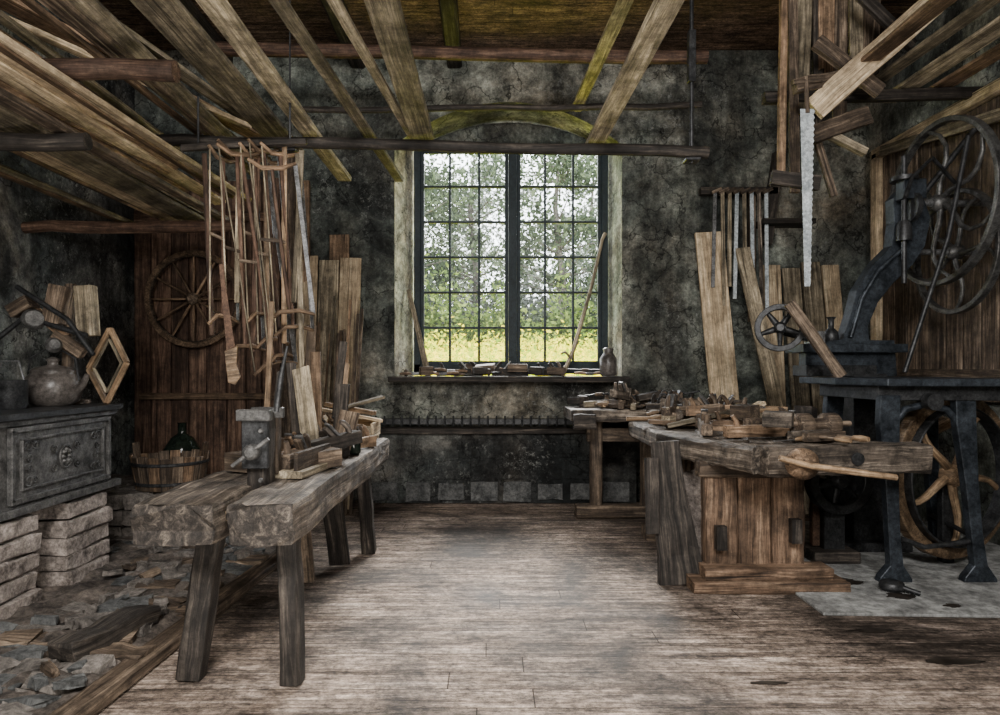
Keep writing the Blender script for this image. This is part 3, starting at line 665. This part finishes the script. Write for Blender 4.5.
b.poly([(x+R.uniform(-.012, .012), y+R.uniform(-.012, .012)) for x, y in top], (0, 0, .815), (1, 0, 0), (0, 1, 0), .10, 'grey')
for (p, q_, w_, t_, m_) in [((1.47, 3.60, .80), (2.42, 3.74, .80), .15, .16, 'grey'), ((1.47, 3.62, .80), (1.16, 4.45, .80), .13, .14, 'grey'), ((1.17, 4.42, .81), (1.18, 5.40, .81), .12, .12, 'grey'),
                            ((1.60, 3.74, .85), (2.10, 5.3, .85), .26, .05, 'grey'), ((1.42, 4.1, .85), (1.72, 5.35, .85), .24, .05, 'grey'), ((1.85, 3.76, .85), (2.25, 3.86, .85), .2, .05, 'grey')]:
    b.beam(p, q_, w_, t_, m_, seg=14, jit=.006)
for i, x in enumerate((1.38, 1.58, 1.78)): b.box((x, 4.02, .43), (.195, .10, .68), 'trestle', seg=6, jit=.004)
b.box((1.58, 3.99, .70), (.68, .10, .10), 'old', seg=4, jit=.004)
b.box((1.62, 3.92, .035), (.90, .20, .07), 'trestle', seg=6, jit=.004); b.box((1.62, 3.94, .10), (.74, .16, .07), 'trestle', seg=6, jit=.004)
b.box((1.36, 3.93, .30), (.06, .05, .14), 'dark'); b.box((1.80, 3.93, .34), (.06, .05, .14), 'dark')
b.box((1.60, 5.1, .40), (.7, .12, .75), 'old', seg=4, jit=.004); b.box((1.60, 5.1, .05), (.85, .18, .1), 'old')
b.box((1.58, 4.6, .25), (.1, 1.0, .16), 'old', seg=4, jit=.004)
b.lathe([(.075, -.02), (.082, 0), (.082, .04), (.06, .06), (.05, .075), (.02, .08)], (1.63, 3.50, .80), 'plank_brown', (0, -1, 0), 20)
b.tube([(1.48, 3.41, .84), (1.63, 3.40, .80), (2.06, 3.38, .745)], [.016, .019, .016], 'beech', 10)
b.lathe([(.035, -.015), (.035, .015)], (1.98, 3.60, .81), 'iron', (0, -1, 0), 12)
b.done()
b = B('leaning_bench_board')
b.beam((1.14, 4.00, .0), (1.09, 4.17, .84), .25, .05, 'dark', up=(0, 1, 0), seg=5, jit=.008, taper=.65)
b.beam((1.27, 3.98, .0), (1.17, 4.14, .60), .06, .03, 'dark', up=(0, 1, 0), seg=3, jit=.004)
b.beam((.98, 4.02, .30), (.99, 4.08, .75), .08, .03, 'dark', up=(0, 1, 0), seg=3, jit=.004)
b.done()
b = B('white_board'); b.beam((1.36, 4.22, .08), (1.24, 4.34, .62), .26, .015, 'brickw', up=(0, 1, 0)); b.done()
pile('hand_tool_pile', [(1.5, 2.05, 3.75, 5.3, .88), (1.28, 2.0, 4.3, 5.3, .88), (1.3, 2.0, 4.7, 5.3, .88)], 40, .08)
b = B('wooden_roller')
b.lathe([(.05, -.14), (.07, -.13), (.07, -.05), (.04, -.04), (.04, .05), (.07, .06), (.07, .14), (.03, .15)], (1.95, 4.0, .96), 'old', (1, .25, 0), 20)
b.box((1.95, 4.0, .89), (.3, .14, .04), 'dark', rot=(0, 0, 15)); b.tube([(1.6, 3.89, .97), (2.2, 4.08, .96)], .018, 'old'); b.done()
for (x, y, L, rz, mt) in [(1.68, 4.05, .55, 12, 'plank_brown'), (1.40, 4.35, .55, 75, 'old'), (1.9, 4.65, .45, -25, 'old'), (1.40, 4.95, .45, 50, 'plank')]:
    tool('hand_plane', hand_plane, x, y, .885, rz, L=L, mat=mt)
tool('wooden_handscrew_clamp', clamp, 1.86, 3.80, .885, 25)
for i in range(5):
    b = B('board_offcut', .002); x = 1.25+i*.18; y = R.uniform(4.5, 5.3); b.beam((x, y, .89), (x+R.uniform(.3, .5), y+R.uniform(-.3, .3), .95+R.uniform(0, .12)), .07, .03, R.choice(['pine', 'plank', 'old']), seg=2, jit=.001); b.done()

# ------------------------------------------------------------------ right iron table
b = B('cast_iron_machine_table', .004)
b.poly([(2.20, 4.75), (2.20, 4.25), (2.34, 3.92), (3.15, 3.86), (3.15, 4.75)], (0, 0, 1.215), (1, 0, 0), (0, 1, 0), .045, 'blueiron')
b.poly([(2.32, 4.70), (2.34, 4.02), (3.10, 3.96), (3.10, 4.70)], (0, 0, 1.15), (1, 0, 0), (0, 1, 0), .09, 'iron')
def leg(x, y, out):
    pts = [(-.06, 1.12), (.06, 1.12), (.05, .95), (.035, .6), (.035, .3), (.05, .10), (.10, .02), (.10, 0), (-.10, 0), (-.09, .03), (-.03, .10), (-.035, .3), (-.045, .6), (-.07, .95)]
    b.poly([(a+out*(1-z/1.12)*.10, z) for a, z in pts], (x, y, .016), (1, 0, 0), (0, 0, 1), .06, 'blueiron')
leg(2.40, 4.02, .3); leg(2.85, 4.02, .9); leg(2.40, 4.65, -.2); leg(3.05, 4.65, .6)
b.tube([(2.42, 4.02, .95), (2.50, 4.02, 1.05), (2.62, 4.02, 1.08), (2.75, 4.02, 1.05), (2.84, 4.02, .95)], .022, 'blueiron')
b.tube([(2.40, 4.02, .30), (2.62, 4.02, .22), (2.92, 4.02, .26)], .016, 'iron'); b.tube([(2.92, 4.02, .28), (3.07, 4.65, .28)], .016, 'iron')
b.lathe([(.05, -.03), (.05, .03)], (2.62, 3.95, 1.10), 'iron', (0, 1, 0), 16)
b.done()

def wheel(b, c, ax, Rr, rimw, rimd, mat, ns, curved=.0, hub=.05, sr=.014):
    c = Vector(c); ax = Vector(ax).normalized(); b.ring(c, ax, Rr, rimw, rimd, mat, 56)
    b.lathe([(hub*.6, -.06), (hub, -.04), (hub, .04), (hub*.6, .06)], c, mat, ax, 18)
    a = Vector((0, 0, 1)) if abs(ax.z) < .9 else Vector((1, 0, 0)); u = ax.cross(a).normalized(); w = ax.cross(u)
    for i in range(ns):
        pts = []
        for k in range(7):
            t = k/6; an = 2*math.pi*i/ns+.3+curved*math.sin(t*math.pi); rr = hub*.8+(Rr-rimw*.7-hub*.8)*t
            pts.append(c+(u*math.cos(an)+w*math.sin(an))*rr)
        b.tube(pts, [sr*(1.3-.5*k/6) for k in range(7)], mat, 8)
b = B('antique_drill_press', .004)
b.poly([(2.27,1.46),(2.54,1.51),(2.60,1.70),(2.64,1.86),(2.76,2.05),(2.89,2.18),(2.91,2.35),(2.90,2.52),(3.00,2.62),(3.10,2.58),(3.17,2.38),(3.13,2.18),(3.04,2.04),(2.90,1.91),(2.79,1.77),(2.72,1.60),(2.73,1.50),(2.91,1.50),(2.93,1.24),(2.27,1.24)], (0, 4.85, 0), (1, 0, 0), (0, 0, 1), .11, 'blueiron')
b.tube([(2.58,4.77,1.52),(2.66,4.77,1.80),(2.78,4.77,2.0),(2.95,4.77,2.15),(3.0,4.77,2.4)], .016, 'blueiron')
b.box((2.58, 4.85, 1.44), (.74, .30, .06), 'blueiron'); b.box((2.50, 4.85, 1.28), (.5, .22, .08), 'iron')
b.box((2.70, 4.85, .64), (.24, .24, 1.24), 'iron'); b.box((2.70, 4.85, .04), (.5, .4, .08), 'iron')
b.tube([(2.93, 4.72, 1.9), (2.93, 4.72, 2.80)], .018, 'iron'); b.lathe([(.05, 0), (.05, .1), (.035, .14)], (2.93, 4.72, 2.2), 'iron'); b.lathe([(.09, 0), (.09, .03)], (2.93, 4.72, 2.62), 'iron', n=28)
b.lathe([(.10, 0), (.10, .035)], (2.97, 4.72, 2.44), 'iron', (1, 0, 0), 24)
b.box((2.98, 4.72, 2.56), (.16, .10, .14), 'blueiron')
b.tube([(2.95, 4.85, 2.50), (3.62, 4.85, 2.50)], .025, 'steel')
wheel(b, (3.27, 4.85, 2.50), (1, 0, 0), .60, .035, .06, 'wheeliron', 6, .45, .06, .017)
wheel(b, (3.45, 4.95, 2.16), (1, 0, 0), .46, .035, .05, 'wheeliron', 5, -.3, .055, .015)
b.tube([(3.02, 4.95, 2.16), (3.66, 4.95, 2.16)], .022, 'steel')
b.tube([(3.30, 4.60, 2.9), (3.16, 4.60, 2.2), (2.95, 4.60, 1.55), (2.86, 4.60, 1.27)], .016, 'iron')
b.tube([(3.30, 4.72, 2.6), (3.05, 4.60, 2.75), (2.88, 4.55, 2.60), (2.80, 4.5, 2.45)], .014, 'iron')
b.tube([(3.1, 4.85, 2.5), (3.45, 4.75, 3.0)], .02, 'iron')
wheel(b, (2.02, 4.65, 1.58), (.35, 1, 0), .165, .04, .08, 'iron', 5, 0, .04, .018)
b.tube([(2.02, 4.60, 1.58), (2.12, 4.85, 1.56), (2.35, 4.87, 1.50)], .02, 'iron')
b.lathe([(.035, 0), (.05, .03), (.05, .09), (.02, .12), (.02, .18), (.035, .20)], (2.48, 4.85, 1.47), 'iron'); b.box((2.36, 4.85, 1.52), (.1, .12, .09), 'steel')
b.done()
b = B('wooden_lever'); b.beam((2.02, 4.50, 1.74), (2.34, 4.44, 1.24), .075, .03, 'old', up=(0, 1, 0), seg=4, jit=.003); b.done()
b = B('treadle_flywheel'); wheel(b, (3.02, 4.36, .60), (.35, -1, 0), .54, .075, .07, 'beech', 5, .2, .07, .022); b.box((3.02, 4.42, .30), (.08, .06, .56), 'iron')
b.ring((3.02, 4.32, .60), (.35, -1, 0), .455, .015, .10, 'iron', 48); b.done()
b = B('stacked_barrel_staves', .003)
for i in range(7):
    y = 4.95+i*.05; x = 3.08+i*.02
    b.tube([(x-.35, y, .05+.02*i), (x-.30, y, .30), (x-.15, y, .55), (x+.05, y, .75), (x+.35, y, .90)], .035, R.choice(['pine', 'plank', 'beech']), 6)
b.done()
b = B('grinding_machine')
wheel(b, (2.30, 4.40, .56), (.1, -1, 0), .22, .06, .08, 'iron', 6, 0, .06, .02); b.box((2.30, 4.50, .28), (.14, .10, .56), 'iron'); b.box((2.28, 4.50, .05), (.30, .26, .08), 'dark'); b.box((2.20, 4.52, .40), (.05, .05, .60), 'rust')
b.done()
b = B('iron_weight'); b.lathe([(.05, 0), (.07, .02), (.06, .05), (.03, .06)], (2.32, 3.85, .017), 'iron'); b.tube([(2.30, 3.85, .06), (2.42, 3.75, .03)], .015, 'iron'); b.done()
b = B('belt_guard_panel')
y = 4.6
while y < 6.2:
    w = R.uniform(.14, .2); b.box((3.665, y+w/2, 2.15), (.04, w-.008, 2.2), 'old', seg=4, jit=.002); y += w
b.box((3.62, 5.4, 3.30), (.07, 1.75, .09), 'pine'); b.box((3.62, 6.24, 2.2), (.07, .09, 2.2), 'pine'); b.box((3.62, 5.4, 1.25), (.07, 1.7, .08), 'old')
b.beam((3.58, 4.5, 3.05), (3.58, 6.1, 3.28), .04, .09, 'plank'); b.done()

b = B('hanging_lumber_rack')
b.beam((3.02, 4.55, 3.78), (2.26, 4.65, 3.10), .05, .17, 'pine', seg=5, jit=.004)
b.beam((2.10, 4.60, 3.24), (2.55, 4.7, 3.36), .06, .10, 'old', seg=4, jit=.005)
b.beam((2.27, 4.75, 2.95), (2.72, 4.8, 3.12), .06, .13, 'old', seg=4, jit=.005)
b.beam((2.16, 4.9, ZC), (2.14, 4.9, 2.72), .05, .05, 'plank_brown', up=(0, 1, 0), seg=5, jit=.003)
b.beam((2.24, 4.95, ZC), (2.26, 4.95, 2.60), .07, .035, 'old', up=(0, 1, 0), seg=5, jit=.003)
for x, z, w, m_ in [(2.36, 3.2, .14, 'plank'), (2.50, 3.3, .12, 'plank_brown'), (2.63, 3.15, .10, 'old'), (2.74, 3.4, .1, 'plank'), (2.86, 3.3, .12, 'old'), (2.45, 3.1, .08, 'dark')]:
    b.beam((x, 5.0+R.uniform(-.06, .06), ZC), (x+R.uniform(-.08, .08), 5.0, z), w, .03, m_, up=(0, 1, 0), seg=4, jit=.002)
b.beam((2.35, 4.85, 3.05), (2.50, 4.85, 2.55), .05, .03, 'old', up=(0, 1, 0)); b.beam((2.40, 4.8, 3.0), (2.70, 4.8, 2.85), .05, .06, 'plank', up=(0, 1, 0))
b.beam((2.30, 4.7, 3.6), (2.75, 4.7, 3.25), .05, .10, 'old', seg=3, jit=.004); b.beam((2.5, 4.62, 3.95), (2.95, 4.66, 3.55), .05, .08, 'dark', seg=3, jit=.004)
b.beam((2.05, 5.0, 3.32), (3.68, 5.0, 3.36), .08, .08, 'dark', seg=5, jit=.004)
b.beam((1.95, 4.62, 2.62), (2.28, 4.62, 2.58), .05, .10, 'dark', seg=3, jit=.004)
b.done()
for a in [(2.95, 1.5, 3.42, 2.86, 4.9, 3.42, .10, .03, 'plank'), (3.2, 1.5, 3.42, 3.15, 5.3, 3.42, .16, .03, 'plank'), (3.45, 1.5, 3.42, 3.4, 5.2, 3.42, .14, .03, 'plank_brown'), (2.6, 2.5, 3.42, 2.62, 5.2, 3.42, .13, .03, 'plank_brown')]: lplank(*a)
b = B('pit_saw', .001)
pts2 = []
for i in range(30):
    k = .8-.45*i/30; pts2.append((.052*k, -i*.040)); pts2.append((.064*k, -.02-i*.040))
b.poly(([(-.05, 0)]+pts2+[(.018, -1.22), (-.02, -1.22)])[::-1], (2.18, 4.58, 3.08), (1, 0, 0), (0, 0, 1), .004, 'blade')
b.tube([(2.18, 4.58, 3.05), (2.17, 4.58, 3.30)], .016, 'old'); b.tube([(2.08, 4.58, 3.26), (2.28, 4.58, 3.28)], .016, 'old'); b.done()

# ------------------------------------------------------------------ outside
b = B('meadow', 0)
vs = []; fs = []
for j in range(31):
    for i in range(31):
        x = -22+46*i/30; y = 7.6+45*j/30; z = .2+max(0, y-8)*.13+.15*mn.noise(Vector((x*.3, y*.3, 0))); vs.append((x, y, min(z, 3.2)))
for j in range(30):
    for i in range(30): a = j*31+i; fs.append([a, a+1, a+32, a+31])
b.part(vs, fs, 'meadow', smooth=True); b.done()
def quads(b, n, fpos, size, mat, seed):
    rr = random.Random(seed)
    if mat not in b.ml: b.ml.append(mat)
    mi = b.ml.index(mat)
    for i in range(n):
        p = fpos(rr); s = size*rr.uniform(.6, 1.3)
        u = Vector((rr.gauss(0, 1), rr.gauss(0, 1), rr.gauss(0, 1))).normalized(); w = u.cross(Vector((rr.gauss(0, 1), rr.gauss(0, 1), rr.gauss(0, 1)))).normalized()
        o = len(b.v); r = rr.random()
        for q_ in (p-u*s, p-w*s*.5, p+u*s, p+w*s*.5): b.v.append(q_); b.lc.append(q_); b.rn.append(r)
        b.f.append([o, o+1, o+2, o+3]); b.m.append(mi); b.sm.append(False)
b = B('flowering_shrub_bank', 0)
def fp(rr):
    y = rr.uniform(11, 21); x = rr.uniform(-.35, .42)*y; return Vector((x, y, .2+(y-8)*.13+abs(rr.gauss(0, .28))))
quads(b, 18000, fp, .07, 'flower', 3); b.done()
b = B('green_shrub_row', 0)
def fg(rr):
    x = rr.uniform(-8, 10); return Vector((x, 21.5+rr.gauss(0, .4), 1.9+abs(rr.gauss(0, max(.4, .75+.7*mn.noise(Vector((x*.9, .37, .21))))))))
quads(b, 18000, fg, .10, 'leaf_bright', 31); b.done()
for k, (x, y, h, cr) in enumerate([(-3.2, 23, 7.0, 2.6), (-.6, 25, 8, 2.8), (2.4, 23, 7.5, 2.4), (5.2, 24, 8, 3.0), (8.6, 23, 8, 2.6), (-7.0, 24, 9, 3), (.9, 31, 10, 3.4), (-4.5, 31, 11, 3.4), (5.0, 32, 10, 3.4), (-1.8, 33, 9, 3)]):
    b = B('garden_tree', 0); z0_ = 1.6
    b.tube([(x, y, z0_), (x+.1, y, z0_+h*.35), (x-.15, y, z0_+h*.7), (x, y, z0_+h*.95)], [.16, .13, .09, .03], 'bark', 8)
    cl = []
    rr = random.Random(k)
    for i in range(44):
        hh = rr.uniform(.05, 1.0)**1.25
        c = Vector((x+rr.gauss(0, cr*.6*(1.15-hh*.6)), y+rr.gauss(0, 1.0), z0_+h*hh))
        cl.append((c, rr.uniform(.35, 1.0)))
        b.tube([(x, y, c.z-.6), tuple(c)], [.04, .012], 'bark', 5)
    def fq(rr2):
        c, s_ = rr2.choice(cl); return c+Vector((rr2.gauss(0, .5), rr2.gauss(0, .4), rr2.gauss(0, .35)))*s_*1.3
    quads(b, 8500, fq, .10, 'leaf' if y < 28 else 'leaf_hazy', k+10); b.done()
b = B('hedge', 0)
def fh(rr):
    x = rr.uniform(-9, 11); return Vector((x, 26+rr.gauss(0, .8), 2.0+abs(rr.gauss(0, max(.9, 1.4+1.3*mn.noise(Vector((x*.6, 4.3, .2))))))))
quads(b, 24000, fh, .13, 'leaf_hazy', 77); b.done()

# ------------------------------------------------------------------ light, world, camera
w = bpy.data.worlds.new('World'); bpy.context.scene.world = w; w.use_nodes = True
bg = w.node_tree.nodes['Background']; bg.inputs[0].default_value = (.90, .95, 1, 1); bg.inputs[1].default_value = 11.0
def area(name, loc, tgt, sx, sy, e, col=(1, 1, 1)):
    l = bpy.data.lights.new(name, 'AREA'); l.shape = 'RECTANGLE'; l.size = sx; l.size_y = sy; l.energy = e; l.color = col
    o = bpy.data.objects.new(name, l); bpy.context.collection.objects.link(o); o.location = loc
    o.rotation_euler = (Vector(tgt)-Vector(loc)).to_track_quat('-Z', 'Y').to_euler()
s = bpy.data.lights.new('sun', 'SUN'); s.energy = 17; s.angle = math.radians(30); s.color = (1, .97, .92)
so = bpy.data.objects.new('sun', s); bpy.context.collection.objects.link(so); so.rotation_euler = Vector((-.05, -1, -.70)).to_track_quat('-Z', 'Y').to_euler()
area('fill_rear', (-.3, -.6, 3.9), (0, 5.5, 1.2), 1.4, .8, 215, (1, .97, .93))  # unseen fill lamp behind the camera, added to even out the interior
area('fill_left', (-1.2, .6, 2.2), (-2.9, 5, .9), .6, .6, 70, (1, .96, .90))  # added fill lamp brightening the stove side, no fixture there
area('fill_right', (1.7, .6, 2.3), (2.9, 5, 1.4), .6, .6, 76, (1, .97, .93))  # added fill lamp brightening the machines on the right
area('fill_up', (-.2, 1.4, .5), (-1.0, 4, 4.4), 1.2, .8, 55, (1, .94, .85))  # fill lamp added low down to lighten the overhead planks
cam = bpy.data.cameras.new('camera'); co = bpy.data.objects.new('camera', cam); bpy.context.collection.objects.link(co)
co.location = (0, 0, 1.3); co.rotation_euler = (math.radians(90), 0, 0); cam.sensor_width = 36; cam.lens = 24.01; cam.shift_x = .01; cam.shift_y = .0105
cam.clip_start = .05; bpy.context.scene.camera = co
